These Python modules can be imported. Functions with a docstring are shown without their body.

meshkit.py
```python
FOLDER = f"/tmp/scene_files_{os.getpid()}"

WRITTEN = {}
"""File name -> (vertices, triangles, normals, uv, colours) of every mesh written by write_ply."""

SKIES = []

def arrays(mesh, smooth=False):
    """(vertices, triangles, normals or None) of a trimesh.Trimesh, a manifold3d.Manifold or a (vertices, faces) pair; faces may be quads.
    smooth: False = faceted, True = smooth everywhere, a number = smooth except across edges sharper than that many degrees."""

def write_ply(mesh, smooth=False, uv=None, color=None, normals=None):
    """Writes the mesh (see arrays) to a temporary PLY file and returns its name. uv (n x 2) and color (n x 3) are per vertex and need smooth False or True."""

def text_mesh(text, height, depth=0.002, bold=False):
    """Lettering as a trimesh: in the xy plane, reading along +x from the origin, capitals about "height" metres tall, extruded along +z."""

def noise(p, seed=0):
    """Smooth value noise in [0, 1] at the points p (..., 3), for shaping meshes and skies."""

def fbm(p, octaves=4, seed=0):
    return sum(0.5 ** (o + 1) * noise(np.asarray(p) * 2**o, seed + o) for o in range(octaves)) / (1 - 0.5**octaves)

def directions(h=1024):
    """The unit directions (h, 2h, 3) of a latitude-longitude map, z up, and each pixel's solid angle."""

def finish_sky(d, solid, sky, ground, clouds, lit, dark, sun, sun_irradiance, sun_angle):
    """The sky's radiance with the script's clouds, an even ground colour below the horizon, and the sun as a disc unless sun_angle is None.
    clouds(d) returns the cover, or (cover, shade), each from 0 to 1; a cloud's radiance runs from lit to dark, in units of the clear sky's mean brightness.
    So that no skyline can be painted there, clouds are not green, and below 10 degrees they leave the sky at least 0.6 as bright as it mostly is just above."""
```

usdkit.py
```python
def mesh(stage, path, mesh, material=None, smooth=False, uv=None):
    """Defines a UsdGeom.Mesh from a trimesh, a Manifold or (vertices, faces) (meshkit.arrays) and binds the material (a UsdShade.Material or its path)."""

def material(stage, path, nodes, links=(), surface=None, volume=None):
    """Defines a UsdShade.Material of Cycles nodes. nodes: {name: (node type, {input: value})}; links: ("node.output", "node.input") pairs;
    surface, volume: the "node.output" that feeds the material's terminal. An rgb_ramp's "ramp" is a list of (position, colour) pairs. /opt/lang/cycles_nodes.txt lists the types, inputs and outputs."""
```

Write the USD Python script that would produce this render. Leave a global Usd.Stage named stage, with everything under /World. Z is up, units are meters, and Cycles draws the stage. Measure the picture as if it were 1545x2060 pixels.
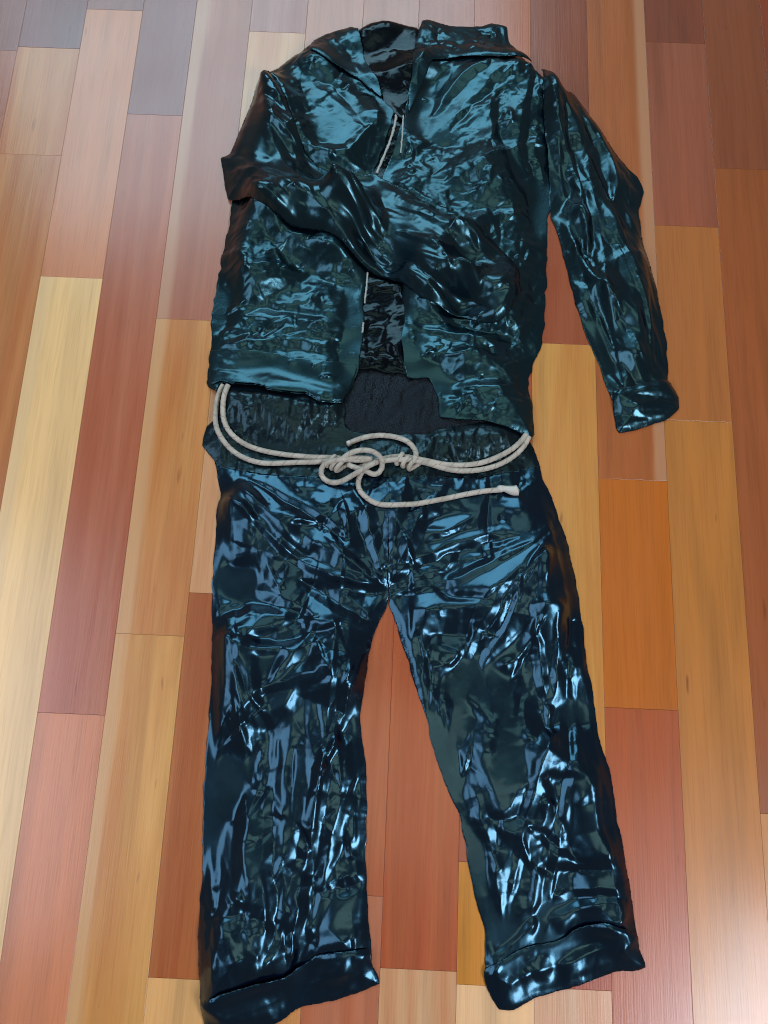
import math, numpy as np, trimesh, usdkit, meshkit
from scipy import ndimage as ndi, sparse
from scipy.sparse.linalg import spsolve
from scipy.spatial import cKDTree
from scipy.interpolate import LinearNDInterpolator
from pxr import Usd, UsdGeom, UsdLux, UsdShade, Gf, Sdf

rng = np.random.default_rng(7)
stage = Usd.Stage.CreateInMemory()
UsdGeom.SetStageUpAxis(stage, UsdGeom.Tokens.z)
UsdGeom.SetStageMetersPerUnit(stage, 1.0)
world = UsdGeom.Xform.Define(stage, '/World')
UsdGeom.Scope.Define(stage, '/World/Looks')

# ------------------------------------------------------------------ camera
PW, PH, FOC = 1545., 2060., 1650.
CAM = np.array([0., 0., 1.32])
Yc = np.array([277., 6090., FOC]); Yc /= np.linalg.norm(Yc)          # world +y (the planks) seen in camera axes right, up, forward
Zc = np.array([0., FOC, -6090.]); Zc /= np.linalg.norm(Zc)
Zc -= Yc * Zc.dot(Yc); Zc /= np.linalg.norm(Zc)
Xc = np.cross(Yc, Zc) * -1
M = np.stack([Xc, Yc, Zc])                                           # rows: world axes in camera axes
if np.linalg.det(M) > 0: M[0] *= -1
if M[0, 0] < 0: M[0] *= -1
R_, U_, F_ = M[:, 0], M[:, 1], M[:, 2]                               # camera axes in the world
cam = UsdGeom.Camera.Define(stage, '/World/camera')
mat = np.eye(4); mat[0, :3], mat[1, :3], mat[2, :3], mat[3, :3] = R_, U_, -F_, CAM
cam.AddTransformOp().Set(Gf.Matrix4d(*mat.ravel().tolist()))
cam.CreateHorizontalApertureAttr(24.0); cam.CreateVerticalApertureAttr(32.0)
cam.CreateFocalLengthAttr(24.0 * FOC / PW)
cam.CreateExposureAttr(0.0)


def unp(px, z=0.0):
    """Photo pixels to points of the plane at height z."""
    px = np.atleast_2d(np.asarray(px, float))
    d = np.stack([(px[:, 0] - PW / 2) / FOC, (PH / 2 - px[:, 1]) / FOC, np.ones(len(px))], 1) @ np.stack([R_, U_, F_])
    t = (z - CAM[2]) / d[:, 2]
    return (CAM + d * t[:, None])[:, :2]


# ------------------------------------------------------------------ light: two windows, a third further off, the pale ceiling
def rect(name, pos, target, w, h, color, strength):
    l = UsdLux.RectLight.Define(stage, '/World/' + name)
    pos, target = np.array(pos, float), np.array(target, float)
    f = target - pos; f /= np.linalg.norm(f)
    r = np.cross(f, [0, 0, 1.0]) if abs(f[2]) < .99 else np.array([1., 0, 0]); r /= np.linalg.norm(r)
    u = np.cross(r, f)
    m = np.eye(4); m[0, :3], m[1, :3], m[2, :3], m[3, :3] = r, u, -f, pos
    l.AddTransformOp().Set(Gf.Matrix4d(*m.ravel().tolist()))
    l.CreateWidthAttr(w); l.CreateHeightAttr(h); l.CreateColorAttr(Gf.Vec3f(*color)); l.CreateIntensityAttr(strength)
    return pos


WF = rect('window_light_front', (-0.75, 3.1, 2.2), (-0.3, .5, 0.3), 2.5, 1.25, (.52, .84, 1.0), 5.9)
WB = rect('window_light_back', (1.55, -1.15, 2.1), (0, 0.2, 0), .85, .85, (.84, .90, 1.0), 22.0)
WL = rect('window_light_side', (-1.9, -0.1, 2.15), (0, 0.1, 0), 1.7, 1.5, (.74, .82, 1.0), 4.0)
rect('ceiling_light', (0.0, 1.3, 2.7), (0.0, 1.3, 0), 1.6, .9, (.90, 1.0, .80), 1.4)
rect('ceiling_light_back', (0.1, -0.2, 2.7), (0.1, -0.2, 0), 1.1, .7, (1.0, .93, .66), 2.0)
dome = UsdLux.DomeLight.Define(stage, '/World/room_light')
dm = usdkit.material(stage, '/World/Looks/room_light', {'b': ('background_shader', {'color': (1.0, .88, .76), 'strength': 0.16})}, surface='b.background')
UsdShade.MaterialBindingAPI.Apply(dome.GetPrim()).Bind(dm)

# ------------------------------------------------------------------ materials
L = '/World/Looks/'


def plank_material(i, c, dark=.76, sap=None, rough=.30):
    c = np.array(c) * .80 + np.array([.40, .185, .095]) * .20; g = c @ [.3, .5, .2]; c = np.clip((g + (c - g) * 1.33) * .92 * np.array([1.03, .97, .95]), .01, .9); r = np.random.default_rng(100 + i)
    c2 = np.clip(c * (np.array([1.2, 1.16, 1.1]) if r.random() < .5 or c[0] < .25 else np.array([.84, .62, .50])), 0, .8)
    off = tuple(r.uniform(-9, 9, 3))
    nodes = {
        'g': ('geometry', {}),
        'm1': ('mapping', {'scale': (38, 1.7, 1), 'location': off}),
        'n1': ('noise_texture', {'scale': 1.0, 'detail': 4, 'roughness': .55, 'distortion': .5}),
        'm2': ('mapping', {'scale': (13, .75, 1), 'location': off[::-1]}),
        'n2': ('noise_texture', {'scale': 1.0, 'detail': 3, 'roughness': .55, 'distortion': 1.4}),
        'm3': ('mapping', {'scale': (420, 11, 1), 'location': off}),
        'n3': ('noise_texture', {'scale': 1.0, 'detail': 2}),
        'r1': ('rgb_ramp', {'ramp': [(.28, tuple(c * dark)), (.52, tuple(c)), (.78, tuple(np.minimum(c * 1.14 + .01, .9)))]}),
        'r2': ('rgb_ramp', {'ramp': [(.36, (0, 0, 0)), (.66, (1, 1, 1))]}),
        'x': ('mix_color', {'blend_type': 'mix', 'b': tuple(c2)}),
        'r3': ('rgb_ramp', {'ramp': [(.34, (.80, .76, .74)), (.5, (1, 1, 1))]}),
        'y': ('mix_color', {'blend_type': 'multiply', 'fac': .45}),
        'm4': ('mapping', {'scale': (70, 14, 1), 'location': off}), 'n4': ('noise_texture', {'scale': 1.0, 'detail': 1}), 'r4': ('rgb_ramp', {'ramp': [(.755, (1, 1, 1)), (.84, (.55, .45, .42))]}),
        'w': ('mix_color', {'blend_type': 'multiply', 'fac': 1.0}),
        'b': ('bump', {'strength': .10, 'distance': .002}),
        'nb': ('noise_texture', {'scale': 3.0, 'detail': 2}),
        'mr': ('map_range', {'from_min': .3, 'from_max': .7, 'to_min': rough - .05, 'to_max': rough + .07}),
        'p': ('principled_bsdf', {'ior': 1.5, 'coat_weight': .4, 'coat_roughness': .2, 'specular_ior_level': .5}),
    }
    links = [('g.position', 'm1.vector'), ('m1.vector', 'n1.vector'), ('g.position', 'm2.vector'), ('m2.vector', 'n2.vector'), ('g.position', 'm3.vector'), ('m3.vector', 'n3.vector'),
             ('n1.fac', 'r1.fac'), ('n2.fac', 'r2.fac'), ('r1.color', 'x.a'), ('r2.color', 'x.fac'), ('n3.fac', 'r3.fac'), ('x.result', 'y.a'), ('r3.color', 'y.b'),
             ('n3.fac', 'b.height'), ('b.normal', 'p.normal'), ('g.position', 'nb.vector'), ('nb.fac', 'mr.value'), ('mr.result', 'p.roughness'), ('y.result', 'w.a'), ('m4.vector', 'n4.vector'), ('g.position', 'm4.vector'), ('n4.fac', 'r4.fac'), ('r4.color', 'w.b'), ('w.result', 'p.base_color')]
    if sap is not None:
        xe, w = sap
        nodes.update({'sx': ('separate_xyz', {}), 'wob': ('math', {'math_type': 'multiply_add', 'value2': .030, 'value3': -.015}), 'sum': ('math', {'math_type': 'add'}),
                      'sm': ('map_range', {'range_type': 'smoothstep', 'from_min': xe + w * .55, 'from_max': xe + w * 1.1, 'to_min': .5, 'to_max': 0., 'clamp': True} if w > 0 else
                             {'range_type': 'smoothstep', 'from_min': xe + w * 1.1, 'from_max': xe + w * .55, 'to_min': 0., 'to_max': .5, 'clamp': True}),
                      'z': ('mix_color', {'blend_type': 'mix', 'b': tuple(c * .45 + np.array([.34, .24, .15]))})})
        links = [l for l in links if l[1] != 'p.base_color'] + [('g.position', 'sx.vector'), ('n2.fac', 'wob.value1'), ('sx.x', 'sum.value1'), ('wob.value', 'sum.value2'), ('sum.value', 'sm.value'),
                 ('sm.result', 'z.fac'), ('w.result', 'z.a'), ('z.result', 'p.base_color')]
    return usdkit.material(stage, L + f'plank_wood_{i:03d}', nodes, links, surface='p.BSDF')


def plastic(name, base, rough, tint, fine=1.0, scale=170., coat=.3):
    nodes = {
        'g': ('geometry', {}),
        'n1': ('noise_texture', {'scale': scale, 'detail': 3, 'roughness': .6, 'distortion': .8}),
        'v': ('voronoi_texture', {'scale': scale * .75, 'feature': 'f1', 'randomness': 1.0}),
        'a': ('math', {'math_type': 'add'}),
        'b': ('bump', {'strength': .55 * fine, 'distance': .0016}),
        'n2': ('noise_texture', {'scale': 14., 'detail': 3}),
        'mr': ('map_range', {'from_min': .3, 'from_max': .7, 'to_min': rough * .8, 'to_max': rough * 1.35}),
        'p': ('principled_bsdf', {'base_color': base, 'ior': 1.68, 'specular_tint': tint, 'coat_weight': coat, 'coat_roughness': .07, 'coat_ior': 1.45}),
    }
    links = [('g.position', 'n1.vector'), ('g.position', 'v.vector'), ('n1.fac', 'a.value1'), ('v.distance', 'a.value2'), ('a.value', 'b.height'), ('b.normal', 'p.normal'),
             ('g.position', 'n2.vector'), ('n2.fac', 'mr.value'), ('mr.result', 'p.roughness')]
    return usdkit.material(stage, L + name, nodes, links, surface='p.BSDF')


BAG = plastic('black_plastic', (.001, .003, .007), .22, (.30, .80, 1.0), .05, coat=.10)
BAGC = plastic('crinkled_black_plastic', (.001, .004, .008), .25, (.29, .80, 1.0), .08, 260., .05)
GLOSS = plastic('glossy_black_plastic', (.001, .002, .008), .21, (.23, .68, 1.0), .04, 140., .16)
MATTE = plastic('dull_black_plastic', (.003, .004, .006), .36, (.18, .23, .29), .9, 520., 0.)
LINING = plastic('dark_plastic_inside', (.001, .002, .004), .16, (.10, .17, .20), .2, 200., .06)
WAIST = plastic('gathered_black_plastic', (.002, .004, .007), .28, (.20, .42, .50), .2, 260., .06)

# ------------------------------------------------------------------ helpers for the scene tree
used = {}


def numbered(path):
    k = used.get(path, 0); used[path] = k + 1
    return path if k == 0 else f'{path}_{k:03d}'


def tag(prim, **kw):
    for k, v in kw.items(): prim.SetCustomDataByKey(k, v)
    return prim


def thing(name, label, category):
    x = UsdGeom.Xform.Define(stage, numbered('/World/' + name))
    tag(x.GetPrim(), label=label, category=category)
    return str(x.GetPath())


def put(parent, name, mesh, material, smooth=True, uv=None, label=None):
    p = numbered(f'{parent}/{name}')
    m = usdkit.mesh(stage, p, mesh, material, smooth=smooth, uv=uv)
    if label: tag(m.GetPrim(), label=label)
    return p


# ------------------------------------------------------------------ the floor: planks by columns, joints where the photo has them
def lerp_line(a, b, y):
    (xa, ya), (xb, yb) = a, b
    return xa + (xb - xa) * (y - ya) / (yb - ya)


VPX, VPY = 1049., -5060.
XB = [-420, -285, -148, 0, 136, 264, 398, 533, 668, 802, 936, 1071, 1206, 1345, 1486, 1625, 1765, 1900]   # plank edges at photo row 1030
XW = [float(unp([(x, 1030)])[0, 0]) for x in XB]


def yw(px_y, col):
    x = (XB[col] + XB[col + 1]) / 2
    xx = VPX + (x - VPX) * (px_y - VPY) / (1030 - VPY)
    return float(unp([(xx, px_y)])[0, 1])


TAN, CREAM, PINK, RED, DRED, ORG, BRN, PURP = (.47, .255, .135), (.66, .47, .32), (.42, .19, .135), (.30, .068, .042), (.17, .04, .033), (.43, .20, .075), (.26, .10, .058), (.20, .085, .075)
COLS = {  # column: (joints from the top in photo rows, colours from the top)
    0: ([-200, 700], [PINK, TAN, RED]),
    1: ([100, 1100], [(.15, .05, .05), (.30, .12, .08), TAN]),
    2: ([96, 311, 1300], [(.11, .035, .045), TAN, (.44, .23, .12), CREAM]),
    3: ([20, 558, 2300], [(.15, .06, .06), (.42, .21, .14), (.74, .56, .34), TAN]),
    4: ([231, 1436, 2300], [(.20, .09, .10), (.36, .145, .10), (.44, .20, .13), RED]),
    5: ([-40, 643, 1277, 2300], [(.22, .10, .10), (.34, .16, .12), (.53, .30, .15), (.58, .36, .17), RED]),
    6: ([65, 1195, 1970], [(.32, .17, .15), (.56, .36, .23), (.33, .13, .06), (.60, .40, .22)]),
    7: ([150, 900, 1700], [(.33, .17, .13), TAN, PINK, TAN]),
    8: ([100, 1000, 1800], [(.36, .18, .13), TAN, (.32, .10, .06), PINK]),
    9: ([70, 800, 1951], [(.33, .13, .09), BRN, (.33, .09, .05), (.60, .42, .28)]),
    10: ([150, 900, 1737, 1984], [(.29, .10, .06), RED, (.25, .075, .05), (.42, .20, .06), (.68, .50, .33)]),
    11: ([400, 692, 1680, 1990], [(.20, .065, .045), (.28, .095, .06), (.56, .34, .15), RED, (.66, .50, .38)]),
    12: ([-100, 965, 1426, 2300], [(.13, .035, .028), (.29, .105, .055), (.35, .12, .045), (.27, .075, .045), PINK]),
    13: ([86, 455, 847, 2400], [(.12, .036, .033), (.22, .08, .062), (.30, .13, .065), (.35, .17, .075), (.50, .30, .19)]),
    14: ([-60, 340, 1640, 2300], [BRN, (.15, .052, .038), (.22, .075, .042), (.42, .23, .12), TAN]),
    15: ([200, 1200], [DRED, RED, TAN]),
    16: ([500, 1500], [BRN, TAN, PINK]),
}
floor = UsdGeom.Xform.Define(stage, '/World/floor')
tag(floor.GetPrim(), kind='structure', label='polished hardwood floor of long red, tan and cream planks')
Y0, Y1 = -1.0, 2.6


def plank_mesh(x0, x1, y0, y1, sink):
    g, c, t = .00022, .0002, .018
    x0, x1, y0, y1 = x0 + g, x1 - g, y0 + g, y1 - g
    top = [(x0 + c, y0 + c, -sink), (x1 - c, y0 + c, -sink), (x1 - c, y1 - c, -sink), (x0 + c, y1 - c, -sink)]
    mid = [(x0, y0, -sink - c * .55), (x1, y0, -sink - c * .55), (x1, y1, -sink - c * .55), (x0, y1, -sink - c * .55)]
    bot = [(a, b, -t) for a, b, _ in mid]
    v = np.array(top + mid + bot); f = [(0, 1, 2, 3), (11, 10, 9, 8)]
    for k in range(4):
        n = (k + 1) % 4
        f += [(4 + k, 4 + n, n, k), (8 + k, 8 + n, 4 + n, 4 + k)]
    return v, np.array(f)


pi = 0
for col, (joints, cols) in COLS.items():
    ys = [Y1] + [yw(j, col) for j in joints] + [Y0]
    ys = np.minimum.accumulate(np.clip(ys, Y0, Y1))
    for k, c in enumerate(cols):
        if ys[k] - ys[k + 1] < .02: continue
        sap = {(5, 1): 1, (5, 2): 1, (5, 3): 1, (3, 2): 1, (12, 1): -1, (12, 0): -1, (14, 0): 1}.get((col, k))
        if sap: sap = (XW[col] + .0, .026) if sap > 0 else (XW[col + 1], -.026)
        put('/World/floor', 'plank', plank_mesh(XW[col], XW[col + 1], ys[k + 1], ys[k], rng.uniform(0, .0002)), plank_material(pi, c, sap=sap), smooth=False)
        pi += 1
under = trimesh.creation.box((XW[-1] - XW[0], Y1 - Y0, .01)); under.apply_translation(((XW[-1] + XW[0]) / 2, (Y1 + Y0) / 2, -.0235))
put('/World/floor', 'underlay', under, usdkit.material(stage, L + 'underlay', {'p': ('principled_bsdf', {'base_color': (.05, .03, .02), 'roughness': .9})}, surface='p.BSDF'), smooth=False)

# ------------------------------------------------------------------ cloth: fields on one grid over the floor
GX0, GX1, GY0, GY1, S = -.62, .66, -.55, 1.50, .0022
nx, ny = int((GX1 - GX0) / S) + 1, int((GY1 - GY0) / S) + 1
gx, gy = GX0 + S * np.arange(nx), GY0 + S * np.arange(ny)
XX, YY = np.meshgrid(gx, gy)
PT = np.stack([XX, YY], -1)


def smooth_outline(w, jag=.0012, seed=0):
    """A closed outline through points: rounded a little, then made slightly uneven."""
    n = len(w); out = []
    for i in range(n):
        p0, p1, p2, p3 = w[i - 1], w[i], w[(i + 1) % n], w[(i + 2) % n]
        k = max(2, int(np.linalg.norm(p2 - p1) / .004))
        t = np.arange(k)[:, None] / k
        cr = .5 * ((2 * p1) + (-p0 + p2) * t + (2 * p0 - 5 * p1 + 4 * p2 - p3) * t ** 2 + (-p0 + 3 * p1 - 3 * p2 + p3) * t ** 3)
        out.append(.5 * cr + .5 * (p1 + (p2 - p1) * t))
    o = np.vstack(out)
    q = np.c_[o * 45, np.full(len(o), seed * 3.7)]
    d = np.stack([meshkit.fbm(q, 3, seed) - .5, meshkit.fbm(q + 31, 3, seed + 5) - .5], 1)
    return o + d * 2 * jag * 2


def inside(poly, pts):
    from matplotlib.path import Path
    return Path(poly).contains_points(pts)


try:
    import matplotlib.path  # noqa
except ImportError:
    from PIL import Image, ImageDraw

    def inside_grid(poly):
        k = 3
        im = Image.new('L', (nx * k, ny * k))
        ImageDraw.Draw(im).polygon([((x - GX0) / S * k + k / 2, (y - GY0) / S * k + k / 2) for x, y in poly], fill=255)
        return np.asarray(im)[k // 2::k, k // 2::k] > 127
else:
    def inside_grid(poly):
        m = np.zeros((ny, nx), bool)
        i0, j0 = np.maximum(((poly.min(0) - (GX0, GY0)) / S).astype(int) - 1, 0); i1, j1 = ((poly.max(0) - (GX0, GY0)) / S).astype(int) + 2
        s = PT[j0:j1, i0:i1]
        m[j0:j1, i0:i1] = inside(poly, s.reshape(-1, 2)).reshape(s.shape[:2])
        return m


def facets(s, stretch=1., ang=0., seed=0, warp=.10):
    """Heights in [-1, 1] made of flat facets about s metres across, drawn out by stretch along the direction ang (radians from +x): crumpled film."""
    r = np.random.default_rng(seed)
    ca, sa = math.cos(ang), math.sin(ang)
    wx = (meshkit.noise(np.dstack([PT / (s * 3.1), np.full((ny, nx, 1), seed + .3)]), seed) - .5) * 2 * warp * s
    u = (XX * ca + YY * sa) / (s * stretch) + wx / s
    v = (-XX * sa + YY * ca) / s + wx[::-1] / s
    u0, u1, v0, v1 = u.min() - 2, u.max() + 2, v.min() - 2, v.max() + 2
    a, b = np.meshgrid(np.arange(u0, u1), np.arange(v0, v1))
    p = np.stack([a.ravel(), b.ravel()], 1) + r.uniform(-.48, .48, (a.size, 2))
    h = r.uniform(-1, 1, len(p))
    return LinearNDInterpolator(p, h, fill_value=0.)(np.stack([u.ravel(), v.ravel()], 1)).reshape(ny, nx)


rad = math.radians
# ---- the large folds: flat sides of folds as they lie, each turned towards a window, the ceiling or the dark side of the room
TONES = """
F1|612,148 676,145 666,182 629,215 612,188
F1|616,236 683,182 744,188 760,236 733,303 683,316 636,279
F1|515,188 538,236 542,303 531,364 515,357 494,296 494,242
F1|562,296 595,323 602,387 568,397 528,367 555,337
F.7|636,74 683,47 713,61 727,111 733,141 683,128 649,108
F1|740,104 780,94 764,151
F1|868,214 871,164 921,117 992,125 1028,153 996,199 992,278 957,285 886,285 850,270
F.8|784,303 841,269 818,370 767,343
D1|542,162 568,188 595,256 629,303 747,337 744,357 649,357 609,320 575,249 548,202
D.4|1049,135 999,206 1003,270 1035,320 1071,374 1106,427 1145,384 1135,292 1106,192
D1|676,400 717,413 760,454 770,511 801,541 777,541 744,501 703,444
D.9|515,420 589,484 683,511 733,541 717,575 666,561 589,531 542,484
F1|781,464 804,481 868,504 878,518 818,518
F1|757,350 804,377 898,434 898,451 801,394
F.8|750,353 818,397 898,444 898,471 784,434
F1|511,615 568,622 612,612 676,636 642,642 582,636 531,642
F1|504,753 555,737 599,757 666,770 693,780 686,807 646,811 595,790 548,787
F1|548,689 616,703 666,720 676,740 616,723
L.8|440,501 491,528 481,585 437,602
F.7|713,602 733,609 727,686 717,753 693,770 703,720
F1|850,646 946,678 943,695 900,685 850,678
F1|878,774 957,760 1032,763 1021,777 921,781
F.5|886,802 1007,806 1007,845 889,838
F1|989,517 1021,535 1039,550 1014,553
F1|960,571 1010,560 1021,567 985,596
F1|967,610 1028,599 1021,635 1000,646
D1|918,557 953,571 953,599 932,628 914,599
D.8|910,471 960,468 953,542 921,517
D1|850,638 957,656 1028,670 1035,646 1000,652 939,639
F1|1121,206 1156,246 1170,285 1149,270
F1|1149,295 1170,327 1185,384 1170,370
F1|1192,263 1213,303 1245,338 1259,349 1224,356 1206,320
O1|1234,349 1266,360 1274,409 1249,377
F.6|1206,400 1231,421 1266,478 1277,549 1270,549 1227,464
F1|1181,500 1202,503 1195,542
L1|1149,482 1170,521 1192,571 1163,557
L.9|1174,631 1206,628 1245,713 1227,738 1209,720 1185,656
F1|1242,638 1274,685 1284,713 1252,703
d1|1199,231 1281,342 1291,370 1241,327
d1|1288,507 1320,578 1345,720 1313,738 1284,649
D1|1192,560 1234,613 1242,685 1199,599
D.8|1160,420 1180,440 1190,520 1175,500
F1|498,962 547,947 596,986 656,1025 636,1045 587,1040 542,1006
F1|596,1055 656,1065 705,1094 685,1109 626,1085
F1|847,1045 902,1030 961,1030 902,1065 852,1065
F1|862,1089 946,1065 1010,1065 946,1089 872,1109
F1|783,1139 842,1129 838,1144 788,1153
F1|1089,1085 1069,1124 1020,1173 961,1188 911,1193 902,1158 951,1124 1010,1129
F1|808,1198 872,1183 902,1203 1005,1213 921,1222 823,1217
F1|1015,996 1049,986 1044,1026 1015,1026
F1|606,1168 656,1193 724,1232 744,1247 636,1242
F1|483,1208 537,1208 567,1232 488,1232
L1|528,1030 577,1065 567,1085 542,1104
D1|454,1006 498,1025 508,1144 483,1193 459,1153 454,1070
D1|488,986 537,1030 587,1084 631,1114 596,1124 567,1085 518,1035
D1|616,1158 769,1168 764,1193 656,1178
D1|735,545 805,565 811,745 728,745
F1|755,640 778,640 768,685 752,692
O1|757,700 780,690 802,730 750,732
D.4|745,40 840,45 838,98 785,90 738,98 720,60
D.6|790,96 838,110 832,200 800,222 775,192
D.5|440,790 560,800 680,830 690,880 560,900 470,880
D.4|880,870 1060,880 1070,930 960,950 880,950
D1|728,715 812,715 815,755 725,755
O1|410,2030 480,2000 590,1975 560,2040 460,2060
O1|1130,1915 1230,1890 1240,1940 1150,1975
d1|1093,947 1140,1070 1108,1094 1098,1025
D1|1093,1114 1089,1168 1010,1247 1034,1173
F1|508,1279 606,1249 614,1265 581,1300 521,1300
O1|510,1314 570,1309 543,1374 521,1385
L.9|532,1385 597,1347 641,1311 671,1363 597,1385 576,1428 543,1434 521,1401
D1|434,1282 464,1282 472,1352 532,1445 532,1472 500,1455 472,1608 440,1608 434,1363
D1|706,1352 728,1374 687,1472 674,1472 690,1390
D1|674,1494 682,1507 663,1580 646,1650 665,1600 646,1763 616,1763 614,1695 636,1633
B1|679,1428 674,1461 657,1504 650,1496 666,1450
B1|641,1548 654,1551 646,1575
B1|627,1602 643,1600 632,1650 620,1650
L.9|532,1553 576,1540 576,1594 565,1635 543,1580
L.8|413,1526 472,1608 483,1650 407,1650
B1|434,1725 445,1774 462,1801 497,1831 486,1838 451,1803 432,1779
B1|462,1744 480,1752 496,1796 491,1820 472,1774
L1|437,1640 480,1660 500,1800 440,1800 430,1700
L1|655,1700 660,1800 735,1770 730,1880 640,1900 630,1850
L1|1100,1560 1180,1560 1225,1720 1180,1740 1130,1640
L.9|1150,1760 1240,1750 1250,1850 1180,1860
O1|1000,1440 1050,1440 1070,1560 1010,1640 985,1560
O.9|935,1380 990,1330 1040,1370 1030,1440 960,1440
L1|424,1200 432,1200 432,1500 418,1800 404,1900 408,1600
F.8|1150,1250 1172,1250 1186,1330 1160,1340
O1|1010,1240 1055,1270 1040,1320 990,1340
B1|410,1831 423,1831 426,1845 415,1847
B.8|445,1850 489,1861 483,1877 448,1861
B1|674,1698 687,1692 687,1717 663,1752 648,1801 642,1788 657,1747
B1|706,1692 720,1698 729,1736 720,1728 706,1714
B1|730,1815 737,1817 737,1853 730,1853
B1|614,1845 621,1894 605,1926 589,1967 579,1967 593,1921 606,1872
B1|568,1991 589,1975 581,2002 568,2020 557,2016
B1|693,1940 725,1940 720,1994 701,2000
D1|611,1790 646,1779 608,1806 597,1893 576,1907 576,1872 595,1845
O.8|505,1650 560,1650 560,1900 510,1960 505,1800
D1|1008,1211 1067,1200 1052,1266 986,1329 923,1392 912,1421 934,1311 971,1244
D1|1075,1218 1123,1222 1119,1329 1119,1421 1108,1473 1093,1366
F.6|868,1277 949,1281 905,1333 886,1322
L.8|1054,1322 1082,1318 1089,1370 1060,1377
F.6|1145,1440 1167,1440 1156,1532 1130,1562 1130,1495
B1|894,1414 909,1418 906,1495 906,1532 933,1562 920,1567 897,1525
B1|1053,1490 1075,1490 1064,1500
B1|1137,1584 1150,1584 1150,1650 1137,1650
B1|1160,1620 1193,1617 1178,1598
D1|1082,1532 1119,1480 1104,1532 1075,1650 1045,1650
D1|1082,1618 1112,1618 1094,1689 1065,1793 1029,1880 1023,1868 1047,1779 1065,1674
B1|1118,1660 1132,1683 1129,1698 1166,1719 1178,1740 1124,1746 1094,1743 1109,1701
B1|1136,1600 1148,1600 1151,1674 1166,1719 1148,1689
B1|1085,1749 1118,1767 1112,1802 1088,1826 1085,1883 1073,1883 1073,1832
B1|1009,1799 1020,1802 1020,1886 1005,1907 997,1904 1002,1844
B1|1184,1829 1213,1805 1218,1829 1166,1840 1151,1877 1130,1898 1133,1859
B1|1240,1755 1251,1758 1257,1811 1246,1808
B1|1085,1945 1112,1922 1118,1990 1082,1969
F.6|975,1654 1047,1648 1035,1677 999,1671
L.7|966,1698 984,1689 1005,1752 969,1749
"""


def aim(p, kind):
    """The slope at p that mirrors the named direction into the lens."""
    q = np.array([p[0], p[1], .03])
    v = CAM - q; v /= np.linalg.norm(v)
    w = {'F': WF - q, 'B': WB - q, 'L': WL - q, 'D': np.array([-.15, -.75, .6]), 'd': np.array([.75, .2, .55]), 'O': np.array([.1, .3, 1.2])}[kind]
    n = v + w / np.linalg.norm(w)
    return -n[:2] / n[2]


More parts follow.
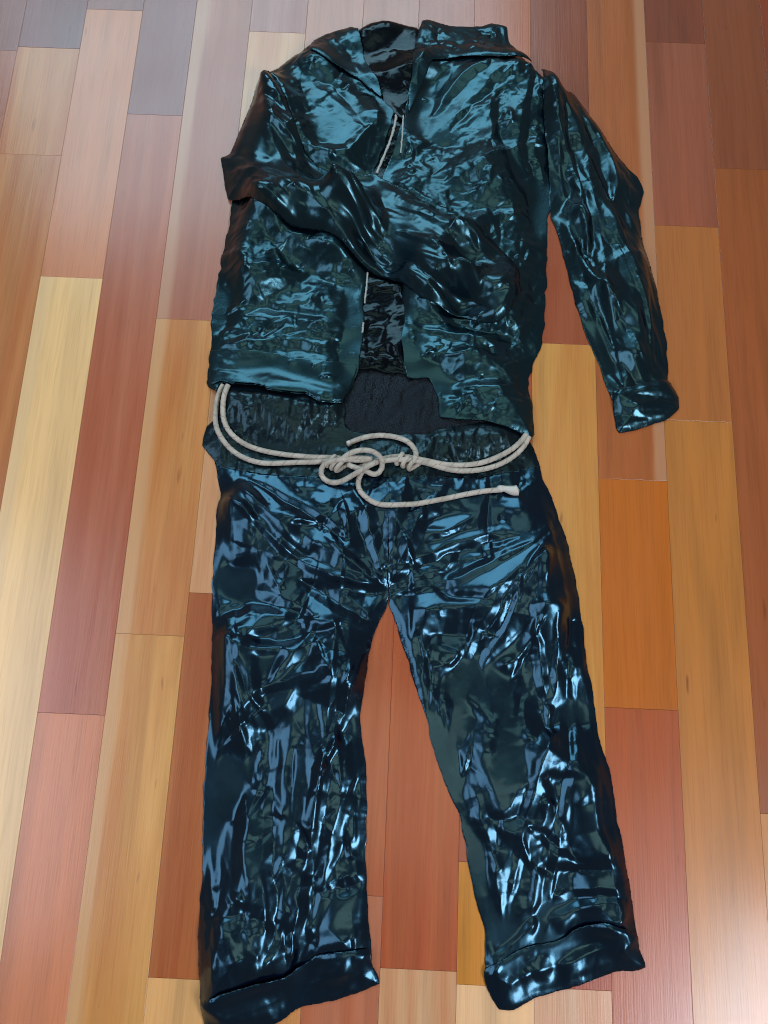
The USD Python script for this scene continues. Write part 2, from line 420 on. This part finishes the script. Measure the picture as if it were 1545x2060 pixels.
def big_folds():
    k = 2
    SX, SY = nx // k, ny // k
    Gx, Gy, W, C = np.zeros((ny, nx)), np.zeros((ny, nx)), np.full((ny, nx), .06), np.zeros((ny, nx))
    for line in TONES.strip().splitlines():
        t, pts = line.split('|')
        poly = unp([tuple(map(float, a.split(','))) for a in pts.split()], .02)
        m = inside_grid(poly)
        if m.sum() < 4: continue
        g = aim(poly.mean(0), t[0]) * float(t[1:])
        Gx[m], Gy[m], W[m], C[m] = g[0], g[1], .3 + .7 * float(t[1:]), (float(t[1:]) > .85) * (t[0] in 'FLBO')
    calm = 1 - .74 * ndi.gaussian_filter(C, 2)
    Gx, Gy, W = (ndi.zoom(a, (SY / ny, SX / nx), order=1) for a in (Gx, Gy, W))
    h = S * nx / SX
    N = SX * SY
    idx = np.arange(N).reshape(SY, SX)
    wx = np.sqrt((W[:, 1:] + W[:, :-1]) / 2); wy = np.sqrt((W[1:] + W[:-1]) / 2)
    nxr, nyr = wx.size, wy.size
    r = np.arange(nxr); A1 = sparse.csr_matrix((np.r_[wx.ravel(), -wx.ravel()] / h, (np.r_[r, r], np.r_[idx[:, 1:].ravel(), idx[:, :-1].ravel()])), (nxr, N))
    r = np.arange(nyr); A2 = sparse.csr_matrix((np.r_[wy.ravel(), -wy.ravel()] / h, (np.r_[r, r], np.r_[idx[1:].ravel(), idx[:-1].ravel()])), (nyr, N))
    b1 = (wx * (Gx[:, 1:] + Gx[:, :-1]) / 2).ravel(); b2 = (wy * (Gy[1:] + Gy[:-1]) / 2).ravel()
    A = A1.T @ A1 + A2.T @ A2 + sparse.identity(N) * (1 / .05) ** 2 * .08
    z = spsolve(A.tocsc(), A1.T @ b1 + A2.T @ b2).reshape(SY, SX)
    return ndi.zoom(z, (ny / SY, nx / SX), order=1)[:ny, :nx], calm


CREASES = '''
463,1000 600,1130 760,1180|500,960 660,1060 765,1170|640,1050 770,1180|606,1168 745,1245|424,1240 500,1205 640,1240|470,1240 472,1330 530,1460 545,1560 500,1650
440,1300 432,1500 425,1700 420,1900|482,1330 485,1500 490,1700 480,1850|680,1430 640,1580 600,1800 575,1960|700,1480 690,1600 650,1780 620,1900|740,1300 690,1440 640,1560|560,1480 545,1650 560,1850 520,1960
1090,1090 1020,1190 960,1300 920,1420|1085,1120 1000,1260 930,1390 905,1500 930,1570|780,1180 900,1110 1040,1080|785,1195 900,1170 1080,1090|1070,1230 1100,1400 1115,1480|1120,1220 1120,1420 1060,1650 1020,1880
1145,1320 1150,1500 1130,1600 1090,1800 1080,1930|1175,1300 1200,1500 1240,1750|850,1330 890,1440 960,1640 1010,1800 1015,1900|900,1430 960,1600 1000,1750|700,1260 560,1290 450,1270|520,1390 640,1345 700,1320
780,1160 800,1040 820,960|790,1165 850,1030 900,960|770,1160 740,1040 700,960|1060,1660 1180,1740|640,1800 740,1770|410,1850 500,1840 560,1860|990,1930 1080,1840 1200,1800 1270,1810
505,170 560,260 620,340 700,430 790,530|540,160 600,280 650,345|757,350 830,400 920,460 960,520|800,470 880,520 910,590|690,400 770,480 840,560 940,635|460,340 560,390 680,470|530,200 560,330 640,440
1125,200 1160,330 1190,450 1200,560 1250,730|1160,200 1210,330 1260,470 1310,700|1140,250 1170,400 1185,520|1190,230 1245,345 1235,430 1280,560 1330,740|1150,480 1200,620 1260,780|1120,280 1140,420 1170,560
870,230 920,160 990,130|900,260 990,190 1020,150|1030,140 1000,220 1020,320 1080,420|1070,150 1060,300 1100,400|425,600 560,620 700,650|500,740 620,760 700,790|440,560 560,540 700,560|430,690 560,680 700,700
815,650 940,680 1060,690|815,690 900,690 1040,720|870,770 960,757 1040,765|840,600 960,690 1080,640|900,480 960,440 1080,430|620,150 680,180 740,260|600,300 700,310 750,250'''


def creases():
    out = np.zeros((ny, nx)); r = np.random.default_rng(4)
    for c in CREASES.replace('\n', '|').strip('|').split('|'):
        w = unp([tuple(map(float, a.split(','))) for a in c.split()], .02)
        t = np.linspace(0, len(w) - 1, 260)
        p = np.stack([np.interp(t, range(len(w)), w[:, k]) for k in (0, 1)], 1)
        p = ndi.gaussian_filter1d(p, 12, axis=0, mode='nearest') + ndi.gaussian_filter1d(r.normal(0, 1, p.shape), 9, axis=0) * .009
        a, wd = r.choice([-1, 1, 1]) * r.uniform(.0035, .007), r.uniform(.011, .021)
        lo, hi = p.min(0) - wd, p.max(0) + wd
        i0, j0 = np.maximum(((lo - (GX0, GY0)) / S).astype(int), 0); i1, j1 = ((hi - (GX0, GY0)) / S).astype(int) + 1
        q = PT[j0:j1, i0:i1]
        d, k = cKDTree(p).query(q.reshape(-1, 2), distance_upper_bound=wd * 1.05)
        d = np.where(np.isfinite(d), d, wd); k = np.minimum(k, 259)
        end = np.sqrt(np.sin(np.pi * np.clip(np.arange(260) / 259, .02, .98)))[k]
        out[j0:j1, i0:i1] += (a * end * np.clip(1 - d / (wd * end + 1e-6), 0, 1)).reshape(q.shape[:2])
    return out


def fine_creases(n, lmin, lmax, wmin, wmax, slope, ang, spread, seed):
    """Many short straight creases, sharp on the ridge and steeper on one side: the crackle of thin film."""
    r = np.random.default_rng(seed); out = np.zeros((ny, nx))
    for _ in range(n):
        c = (r.uniform(GX0 + .12, GX1 - .1), r.uniform(GY0, GY1 - .05)); le, w = r.uniform(lmin, lmax) / 2, r.uniform(wmin, wmax)
        a = ang + r.normal(0, spread); ca, sa = math.cos(a), math.sin(a); amp = w * slope * r.uniform(.5, 1.2) * r.choice([-1, 1]); k = r.uniform(-1, 1) * .12 / le
        e = le + w
        i0, i1 = max(int((c[0] - e - GX0) / S), 0), int((c[0] + e - GX0) / S) + 1; j0, j1 = max(int((c[1] - e - GY0) / S), 0), int((c[1] + e - GY0) / S) + 1
        x, y = XX[j0:j1, i0:i1] - c[0], YY[j0:j1, i0:i1] - c[1]
        t, d = (x * ca + y * sa), (-x * sa + y * ca); d = d - k * t * t
        ww = w * np.clip(1 - (t / le) ** 2, 0, 1)
        out[j0:j1, i0:i1] += amp * np.clip(1 - np.where(d > 0, d * .6, -d * 1.5) / (ww + 1e-6), 0, 1) * np.clip(1 - (t / le) ** 2, 0, 1)
    return out


CRACK = fine_creases(1500, .015, .055, .004, .010, .42, rad(25), 1.0, 21)
STREAK = fine_creases(420, .04, .15, .005, .012, .36, rad(88), .38, 22)
FOLD, CALM = big_folds()
FOLD = FOLD + creases()
FINE = facets(.0115, 1.3, rad(70), 1) + .4 * facets(.0068, 1., 0, 2)
MED = facets(.052, 1.4, rad(20), 3) + .22 * facets(.022, 1.5, rad(110), 4)
TALL = facets(.040, 8, rad(86), 5)
DIAG = facets(.022, 4.5, rad(-38), 7) + .5 * facets(.012, 4., rad(-30), 8)
RSLV = facets(.020, 5.5, rad(-72), 9) + .5 * facets(.011, 4.5, rad(-64), 10)
ACR = facets(.014, 4., rad(-6), 11) + .5 * facets(.008, 3., rad(8), 12)
GATH = facets(.009, 5., rad(84), 13) + .5 * facets(.006, 3., rad(95), 14)
BROAD = facets(.075, 1.5, rad(60), 15)

H = np.zeros((ny, nx))


def cloth(parent, name, px, material, thick=.016, roll=.022, fold=1., tex=(), lift=.001, zpix=.02, jag=.0012, label=None, under=None, base_smooth=5, extra=None, edge_fade=.026, union=None, mound=.013):
    """One piece of the garment: a closed film, puffed, folded and crumpled, lying on whatever is under it."""
    global H
    poly = smooth_outline(unp(px, zpix), jag)
    m = inside_grid(poly)
    grow = ndi.binary_dilation(m, iterations=2)
    j = np.where(grow.any(1))[0]; i = np.where(grow.any(0))[0]
    sl = (slice(max(j[0] - 12, 0), j[-1] + 13), slice(max(i[0] - 12, 0), i[-1] + 13))
    mm, hh = m[sl], H[sl]
    over = hh
    if under is not None: hh = under[sl]
    base = ndi.gaussian_filter(ndi.maximum_filter(hh, 7), base_smooth) if hh.max() > 0 else hh * 0
    base = np.maximum(base, hh) + lift
    P = PT[sl]
    tree = cKDTree(poly); edge = tree if union is None else cKDTree(union)
    d, near = tree.query(P.reshape(-1, 2)); d = d.reshape(mm.shape); near = near.reshape(mm.shape)
    d = np.where(mm, edge.query(P.reshape(-1, 2))[0].reshape(mm.shape), 0)
    d2 = edge.query(P.reshape(-1, 2))[0].reshape(mm.shape)
    if union is not None: d = np.where(mm | (d2 < .3) & inside_grid(union)[sl], d2, 0)
    q = np.clip(d / roll, 0, 1); puff = thick * (1 - (1 - q) ** 2)
    fade = np.clip(d / edge_fade, 0, 1) ** .8
    rel = fold * FOLD[sl]
    for f, a in tex: rel = rel + f[sl] * CALM[sl] * a
    if extra is not None: rel = rel + extra(P)
    puff = puff + mound * np.clip(d / .065, 0, 1) ** 2 * (3 - 2 * np.clip(d / .065, 0, 1))
    t = puff + fade * rel - .001
    z = .0007 + .5 * (t + np.sqrt(t * t + (.05 * puff + .0012) ** 2)) + base
    quad = mm[:-1, :-1] & mm[1:, :-1] & mm[:-1, 1:] & mm[1:, 1:]
    some = mm[:-1, :-1].astype(int) + mm[1:, :-1] + mm[:-1, 1:] + mm[1:, 1:]
    quad = some >= 2
    use = np.zeros_like(mm)
    for a, b in ((0, 0), (0, 1), (1, 0), (1, 1)):
        use[a:a + quad.shape[0], b:b + quad.shape[1]] |= quad
    x, y = P[..., 0].copy(), P[..., 1].copy()
    out = use & ~mm
    x[out], y[out] = poly[near[out], 0], poly[near[out], 1]
    z[out] = np.where(d2[out] > .006, z[out], base[out] + .0006)
    ids = -np.ones(mm.shape, int); ids[use] = np.arange(use.sum())
    top = np.stack([x[use], y[use], z[use]], 1)
    bot = np.stack([x[use], y[use], base[use] - .0004], 1)
    a, b, c, e = ids[:-1, :-1][quad], ids[:-1, 1:][quad], ids[1:, 1:][quad], ids[1:, :-1][quad]
    alt = (np.add(*np.nonzero(quad)) % 2 == 0)
    t1 = np.where(alt[:, None], np.stack([a, b, c], 1), np.stack([a, b, e], 1))
    t2 = np.where(alt[:, None], np.stack([a, c, e], 1), np.stack([b, c, e], 1))
    f = np.vstack([t1, t2])
    n = len(top)
    ed = np.vstack([f[:, [0, 1]], f[:, [1, 2]], f[:, [2, 0]]])
    key = np.sort(ed, 1); _, first, cnt = np.unique(key, axis=0, return_index=True, return_counts=True)
    be = ed[first[cnt == 1]]
    skirt = np.vstack([np.stack([be[:, 1], be[:, 0], be[:, 0] + n], 1), np.stack([be[:, 1], be[:, 0] + n, be[:, 1] + n], 1)])
    v = np.vstack([top, bot]); f = np.vstack([f, f[:, ::-1] + n, skirt])
    p = put(parent, name, (v, f), material, smooth=True, label=label)
    H[sl] = np.where(mm, np.maximum(z, over), over)
    return p


def P(s):
    return [tuple(map(float, a.split(','))) for a in s.split()]


# ------------------------------------------------------------------ trousers
tr = thing('plastic_trousers', 'shiny black plastic trousers with turned up cuffs, laid below the jacket', 'trousers')
cloth(tr, 'waist_lining', P('436,770 520,750 640,730 740,722 850,728 960,760 1062,800 1070,872 1000,905 800,920 600,900 470,880 436,840'), MATTE, .006, .012, .1, [(GATH, .0010), (FINE, .0018)], zpix=.006, mound=.003)
LEGPX = ('429,922 439,986 432,1025 427,1094 422,1193 421,1200 422,1281 419,1390 411,1499 404,1608 400,1763 394,1872 392,1926 397,2020 410,2045 470,2025 570,2005 622,1975 660,1960 748,1945 739,1845 736,1736 737,1654 737,1635 736,1553 728,1485 722,1439 731,1390 741,1322 750,1276 766,1241 780,1212 ',
         '782,1212 791,1232 809,1289 839,1384 861,1451 875,1517 905,1599 928,1645 943,1728 960,1814 978,1877 980,1951 982,1980 1047,1960 1127,1940 1178,1920 1216,1910 1290,1905 1276,1808 1267,1743 1248,1650 1233,1551 1211,1488 1197,1377 1185,1322 1178,1255 1171,1200 1158,1140 1140,1070 1118,1006 1093,947 1089,927 ')
LEGS = smooth_outline(unp(P(LEGPX[0] + LEGPX[1] + '1064,873 1000,846 880,860 860,868 730,870 694,856 686,796 520,770 440,775 436,830 410,851 402,888'), .02), .0012)
ROWY = unp([(780, y) for y in np.arange(0, 2100, 20)], .02)[:, 1]
ROW = np.interp(-YY, -ROWY[::1], np.arange(0, 2100, 20.)) if ROWY[0] > ROWY[-1] else 0
sst = lambda a, b, x: np.clip((x - a) / (b - a), 0, 1) ** 2 * (3 - 2 * np.clip((x - a) / (b - a), 0, 1))
GATHW = GATH * (1 - sst(920, 1010, ROW))
LEGTEX = [(TALL * sst(900, 1100, ROW), .0040), (MED, .0038), (STREAK, 1.0), (CRACK, .35), (FINE, .0003), (BROAD, .010), (GATHW, .0016), (FINE * (1 - sst(900, 1000, ROW)), .0014)]


def curl(p):
    x0 = unp([(400, 1900)])[0]
    return .020 * np.exp(-((p[..., 0] - x0[0]) / .10) ** 2 - ((p[..., 1] - x0[1] + .03) / .13) ** 2)


HLEG = H.copy()
cloth(tr, 'leg', P(LEGPX[0] + '781,1100 779,960 640,958 520,950 432,930'),
      GLOSS, .0040, .014, 1., LEGTEX, union=LEGS, under=HLEG, extra=curl)
cloth(tr, 'leg', P(LEGPX[1] + '1080,935 960,955 779,960 781,1100'),
      GLOSS, .0040, .014, 1., LEGTEX, union=LEGS, under=HLEG, extra=curl)
cloth(tr, 'waistband', P('410,851 402,888 429,922 432,931 520,950 640,958 779,960 960,955 1080,935 1089,927 1064,873 1000,846 880,860 860,868 730,870 694,856 686,796 520,770 440,775 436,830'), WAIST, .0040, .014, 1., LEGTEX, union=LEGS, under=HLEG)
cloth(tr, 'cuff', P('402,2019 470,1987 570,1968 622,1935 641,1921 741,1913 748,1940 763,1986 687,2016 606,2035 559,2062 520,2085 450,2110 415,2100 403,2060'), GLOSS, .003, .008, 1., [(TALL, .0060), (MED, .0050), (STREAK, 1.0), (FINE, .0006)], label='turned up cuff of the trouser leg nearest the bottom edge', mound=.009)
cloth(tr, 'cuff', P('978,1955 1047,1916 1127,1896 1178,1866 1216,1857 1285,1881 1292,1915 1306,1954 1243,1963 1178,1987 1088,2014 1038,2039 1008,2038 993,2017 978,1984'), GLOSS, .003, .008, 1., [(TALL, .0060), (MED, .0050), (STREAK, 1.0), (FINE, .0006)], label='turned up cuff of the trouser leg on the right', mound=.009)

# ------------------------------------------------------------------ jacket
jk = thing('plastic_jacket', 'crumpled black plastic jacket with one sleeve folded across its open front', 'jacket')
cloth(jk, 'back_lining', P('560,130 640,90 745,40 782,31 820,38 850,48 960,80 1040,130 1060,300 1050,600 1040,740 900,745 826,748 760,742 700,735 520,720 470,600 490,300'), LINING, .002, .004, .15, [(MED, .018), (BROAD, .01), (ACR, .0012), (FINE, .0008)], mound=.004)
cloth(jk, 'neck_lining', P('718,56 745,38 782,31 820,38 850,50 846,120 822,236 790,222 768,192 742,140 726,110'), LINING, .006, .012, .25, [(MED, .003)], mound=.003)
cloth(jk, 'front_panel', P('632,70 600,95 552,125 531,135 520,162 500,215 480,270 466,320 461,421 449,471 444,494 432,568 422,642 420,696 410,762 430,780 444,767 511,775 548,790 616,794 646,814 690,809 711,763 720,737 727,686 733,602 737,545 742,430 750,345 778,270 792,222 770,195 700,120'),
      BAGC, .0035, .012, 1., [(CRACK, 1.0), (FINE, .0013), (MED, .0046), (ACR, .0008)], jag=.002)
cloth(jk, 'front_panel', P('838,120 812,232 792,300 768,345 775,400 798,500 807,561 812,619 809,669 811,703 821,753 861,758 882,791 887,834 930,842 975,847 1020,860 1064,877 1076,866 1072,802 1065,756 1078,720 1096,678 1101,613 1104,542 1104,471 1106,428 1125,380 1140,300 1135,200 1106,149 1071,121 1049,98 960,90 880,90'),
      BAGC, .0035, .012, 1., [(CRACK, 1.0), (FINE, .0014), (MED, .0046), (ACR, .0008)], jag=.002)
cloth(jk, 'hem_band', P('424,700 520,705 640,725 715,730 709,763 690,806 646,812 616,792 548,788 511,773 444,766 420,768'), BAGC, .001, .006, .8, [(CRACK, 1.0), (MED, .004), (ACR, .0024), (FINE, .0012)], mound=.002)
cloth(jk, 'sleeve', P('1090,140 1106,149 1135,169 1156,174 1177,199 1206,238 1241,292 1270,327 1290,345 1300,370 1291,420 1295,445 1298,471 1320,542 1341,642 1350,702 1348,772 1290,790 1240,800 1232,784 1209,720 1181,656 1167,613 1149,549 1128,464 1113,425 1106,330 1090,230'),
      BAG, .010, .020, 1., [(RSLV, .0046), (CRACK, .3), (FINE, .0002), (BROAD, .004)])
cloth(jk, 'cuff', P('1236,782 1290,768 1345,758 1362,775 1373,791 1373,816 1348,838 1277,859 1252,864 1245,845'), BAG, .008, .014, .5, [(ACR, .0030), (FINE, .0008)])
cloth(jk, 'sleeve', P('525,156 546,166 572,205 590,245 612,310 650,345 700,352 752,342 800,370 850,405 898,434 940,452 1000,495 1040,540 1046,590 1020,640 990,652 939,640 900,628 846,604 794,560 737,537 700,508 659,482 585,470 530,440 490,410 456,390 449,367 444,333 442,305 461,296 478,256 498,209 512,172'),
      BAG, .010, .020, 1.1, [(DIAG, .0036), (CRACK, .3), (FINE, .0002), (BROAD, .004)], label='sleeve bent at the elbow and folded across the chest')
cloth(jk, 'collar', P('703,40 660,52 632,67 622,92 628,112 665,132 720,152 766,192 762,162 738,120 726,80 720,54'), BAGC, .0025, .008, .8, [(CRACK, 1.0), (FINE, .0014), (MED, .004)], mound=.004)
cloth(jk, 'collar', P('850,28 864,25 907,37 967,37 992,32 1021,39 1028,68 1049,96 1068,126 1000,130 925,118 872,128 848,170 822,222 830,130 838,70'), BAGC, .0025, .008, .8, [(CRACK, 1.0), (FINE, .0014), (MED, .004)], mound=.004)

# ------------------------------------------------------------------ thin white zip edges and the rope
def sampleH(p):
    return ndi.map_coordinates(H, [(p[:, 1] - GY0) / S, (p[:, 0] - GX0) / S], order=1, mode='nearest')


def spline(w, n):
    from scipy.interpolate import splprep, splev
    w = np.asarray(w, float)
    tck, _ = splprep(w.T, s=0, k=min(3, len(w) - 1))
    return np.stack(splev(np.linspace(0, 1, n), tck), 1)


def tube(path, radius, sides=14, lump=0.):
    p = np.asarray(path); n = len(p)
    t = np.gradient(p, axis=0); t /= np.linalg.norm(t, axis=1, keepdims=True)
    up = np.tile([0, 0, 1.], (n, 1)); a = np.cross(up, t); l = np.linalg.norm(a, axis=1, keepdims=True); a = np.where(l > .05, a / np.maximum(l, 1e-9), [1, 0, 0])
    b = np.cross(t, a)
    s = np.r_[0, np.cumsum(np.linalg.norm(np.diff(p, axis=0), axis=1))]
    th = np.arange(sides + 1) * 2 * math.pi / sides
    r = np.broadcast_to(radius, (n,))[:, None] * (1 + lump * np.sin(s[:, None] / .0042 * 2 * math.pi / 2 + 3 * th[None]) * .5 + lump * np.sin(s[:, None] / .0042 * math.pi - 3 * th[None]) * .5)
    v = p[:, None] + r[..., None] * (np.cos(th)[None, :, None] * a[:, None] + np.sin(th)[None, :, None] * b[:, None])
    k = sides + 1
    i, j = np.meshgrid(np.arange(n - 1), np.arange(sides), indexing='ij')
    q = np.stack([i * k + j, i * k + j + 1, (i + 1) * k + j + 1, (i + 1) * k + j], -1).reshape(-1, 4)
    uv = np.stack([np.broadcast_to(th / (2 * math.pi), (n, k)), np.broadcast_to(s[:, None], (n, k))], -1).reshape(-1, 2)
    v = v.reshape(-1, 3); m = len(v)
    v = np.vstack([v, p[0] - t[0] * np.max(radius) * .4, p[-1] + t[-1] * np.max(radius) * .4]); uv = np.vstack([uv, [[.5, 0], [.5, s[-1]]]])
    caps = [(m, jj + 1, jj) for jj in range(sides)] + [(m + 1, (n - 1) * k + jj, (n - 1) * k + jj + 1) for jj in range(sides)]
    f = np.vstack([q[:, [0, 1, 2]], q[:, [0, 2, 3]], np.array(caps)])
    return (v, f[:, ::-1]), uv


WHITE = usdkit.material(stage, L + 'white_tape', {'p': ('principled_bsdf', {'base_color': (.36, .39, .38), 'roughness': .4})}, surface='p.BSDF')
for s, r in (('797,226 790,262 776,296 758,336', .0042), ('811,228 810,262 806,300', .0026), ('739,540 736,575 733,600', .0030), ('731,645 729,665', .0030)):
    w = spline(unp(P(s), .02), 60)
    z = ndi.gaussian_filter1d(sampleH(w), 3) + r * .35
    put(jk, 'zip_edge', tube(np.c_[w + rng.normal(0, .0004, w.shape), z], r * .55 * (1 + .12 * np.sin(np.arange(60) * .45)), 8)[0], WHITE)

rope_nodes = {
    'c': ('texture_coordinate', {}), 'sx': ('separate_xyz', {}), 'k': ('math', {'math_type': 'multiply', 'value2': 1 / .021}), 'a': ('math', {'math_type': 'add'}), 'f': ('math', {'math_type': 'fraction'}),
    'l': ('math', {'math_type': 'less_than', 'value2': .085}),
    'g': ('geometry', {}), 'n': ('noise_texture', {'scale': 900., 'detail': 2}), 'n2': ('noise_texture', {'scale': 60., 'detail': 3}),
    'r': ('rgb_ramp', {'ramp': [(.3, (.33, .295, .25)), (.65, (.47, .425, .37))]}),
    'm': ('mix_color', {'blend_type': 'mix', 'b': (.27, .23, .19)}), 'b': ('bump', {'strength': .5, 'distance': .0006}),
    'p': ('principled_bsdf', {'roughness': .75, 'sheen_weight': .15}),
}
rope_links = [('c.UV', 'sx.vector'), ('sx.y', 'k.value1'), ('k.value', 'a.value1'), ('sx.x', 'a.value2'), ('a.value', 'f.value1'), ('f.value', 'l.value1'), ('l.value', 'm.fac'),
              ('g.position', 'n.vector'), ('g.position', 'n2.vector'), ('n2.fac', 'r.fac'), ('r.color', 'm.a'), ('n.fac', 'b.height'), ('b.normal', 'p.normal'), ('m.result', 'p.base_color')]
ROPE = usdkit.material(stage, L + 'braided_rope', rope_nodes, rope_links, surface='p.BSDF')
TAPE = usdkit.material(stage, L + 'rope_end_tape', {'p': ('principled_bsdf', {'base_color': (.52, .50, .46), 'roughness': .35})}, surface='p.BSDF')
rp = thing('rope_belt', 'doubled off-white braided rope knotted as a belt across the trouser waist', 'rope')
RR = .0044


def rope_piece(name, s, lifts=None, r=RR, mat=ROPE, label=None, lump=.06):
    w = unp(P(s), .03)
    n = max(40, int(np.linalg.norm(np.diff(w, axis=0), axis=1).sum() / .0016))
    if lifts is None: lifts = [0] * len(w)
    c = spline(np.c_[w, np.array(lifts, float)], n)
    z = ndi.maximum_filter1d(sampleH(c[:, :2]), 9); z = ndi.gaussian_filter1d(z, 6) + r * .9 + c[:, 2]
    m, uv = tube(np.c_[c[:, :2], z], r, 14, lump)
    return put(rp, name, m, mat, uv=uv, label=label)


d = .0105
rope_piece('strand', '446,768 430,808 433,856 463,898 508,921 577,925 646,923 700,922 748,924', [0, 0, 0, 0, 0, 0, .002, d, d])
rope_piece('strand', '458,772 446,815 455,857 488,885 542,901 601,910 656,914 690,918 705,926', [0, 0, 0, 0, 0, 0, 0, 0, 0])
rope_piece('strand', '1061,868 1040,892 1005,913 956,927 901,929 842,921 800,916 765,922 736,934', [0] * 9)
rope_piece('strand', '1067,872 1050,899 1010,926 961,939 911,939 842,926 800,926 760,930 720,938', [0, 0, 0, 0, 0, .002, d, d, 0])
rope_piece('bow_loop', '748,926 700,924 666,926 648,936 646,951 664,965 705,958 736,944 758,932', [d, d, d, d * .6, 0, 0, d, d * 1.8, d * 1.4])
rope_piece('bow_loop', '676,936 690,921 717,911 748,912 764,923 768,942 756,954 739,951 722,943 700,934', [0, d, d * 1.8, d * 1.8, d * 1.8, d, d, d * 1.6, d * 1.2, d])
rope_piece('loose_end', '834,922 836,905 824,888 802,876 766,870 726,876 702,885', [d * .8, 0, 0, 0, 0, 0, 0])
rope_piece('loose_end', '728,950 721,962 722,980 734,997 757,1012 790,1016 833,1013 879,1004 924,994 964,986 1006,981', [d, 0, 0, 0, 0, 0, 0, 0, 0, 0, 0])


def knot(s, turns, across, r, label):
    """Coils of thinner cord wound about the strands."""
    w = unp(P(s), .03)
    n = turns * 24
    t = np.linspace(0, 1, n)
    ax = w[0] + (w[1] - w[0]) * t[:, None]
    dirn = (w[1] - w[0]) / np.linalg.norm(w[1] - w[0]); nrm = np.array([-dirn[1], dirn[0]])
    ph = t * turns * 2 * math.pi
    xy = ax + nrm * (np.cos(ph) * across)[:, None] + dirn * (np.cos(ph) * .004)[:, None]
    z = ndi.gaussian_filter1d(sampleH(ax), 9) + .007 + np.sin(ph) * .007
    m, uv = tube(np.c_[xy, np.maximum(z, sampleH(xy) + r * .5)], r, 10, .05)
    put(rp, 'knot', m, ROPE, uv=uv, label=label)


knot('662,921 690,936', 3, .0105, .0038, 'tight coiled knot at the left of the bow')
knot('800,920 838,936', 3, .0095, .0038, 'tight coiled knot at the right of the bow')
te = unp(P('1004,981 1014,978 1028,981 1043,982'), .03)
tp = spline(te, 24); zt = ndi.gaussian_filter1d(sampleH(tp), 4) + .006
put(rp, 'taped_end', tube(np.c_[tp, zt], np.interp(np.linspace(0, 1, 24), [0, .12, .35, .7, 1], [.005, .0066, .0052, .0080, .0092]), 10)[0], TAPE)
e2 = unp(P('704,884 698,887'), .03); tp = spline(np.vstack([e2[0], e2.mean(0), e2[1]]), 8)
put(rp, 'taped_end', tube(np.c_[tp, sampleH(tp) + .005], RR * 1.12, 10)[0], TAPE)
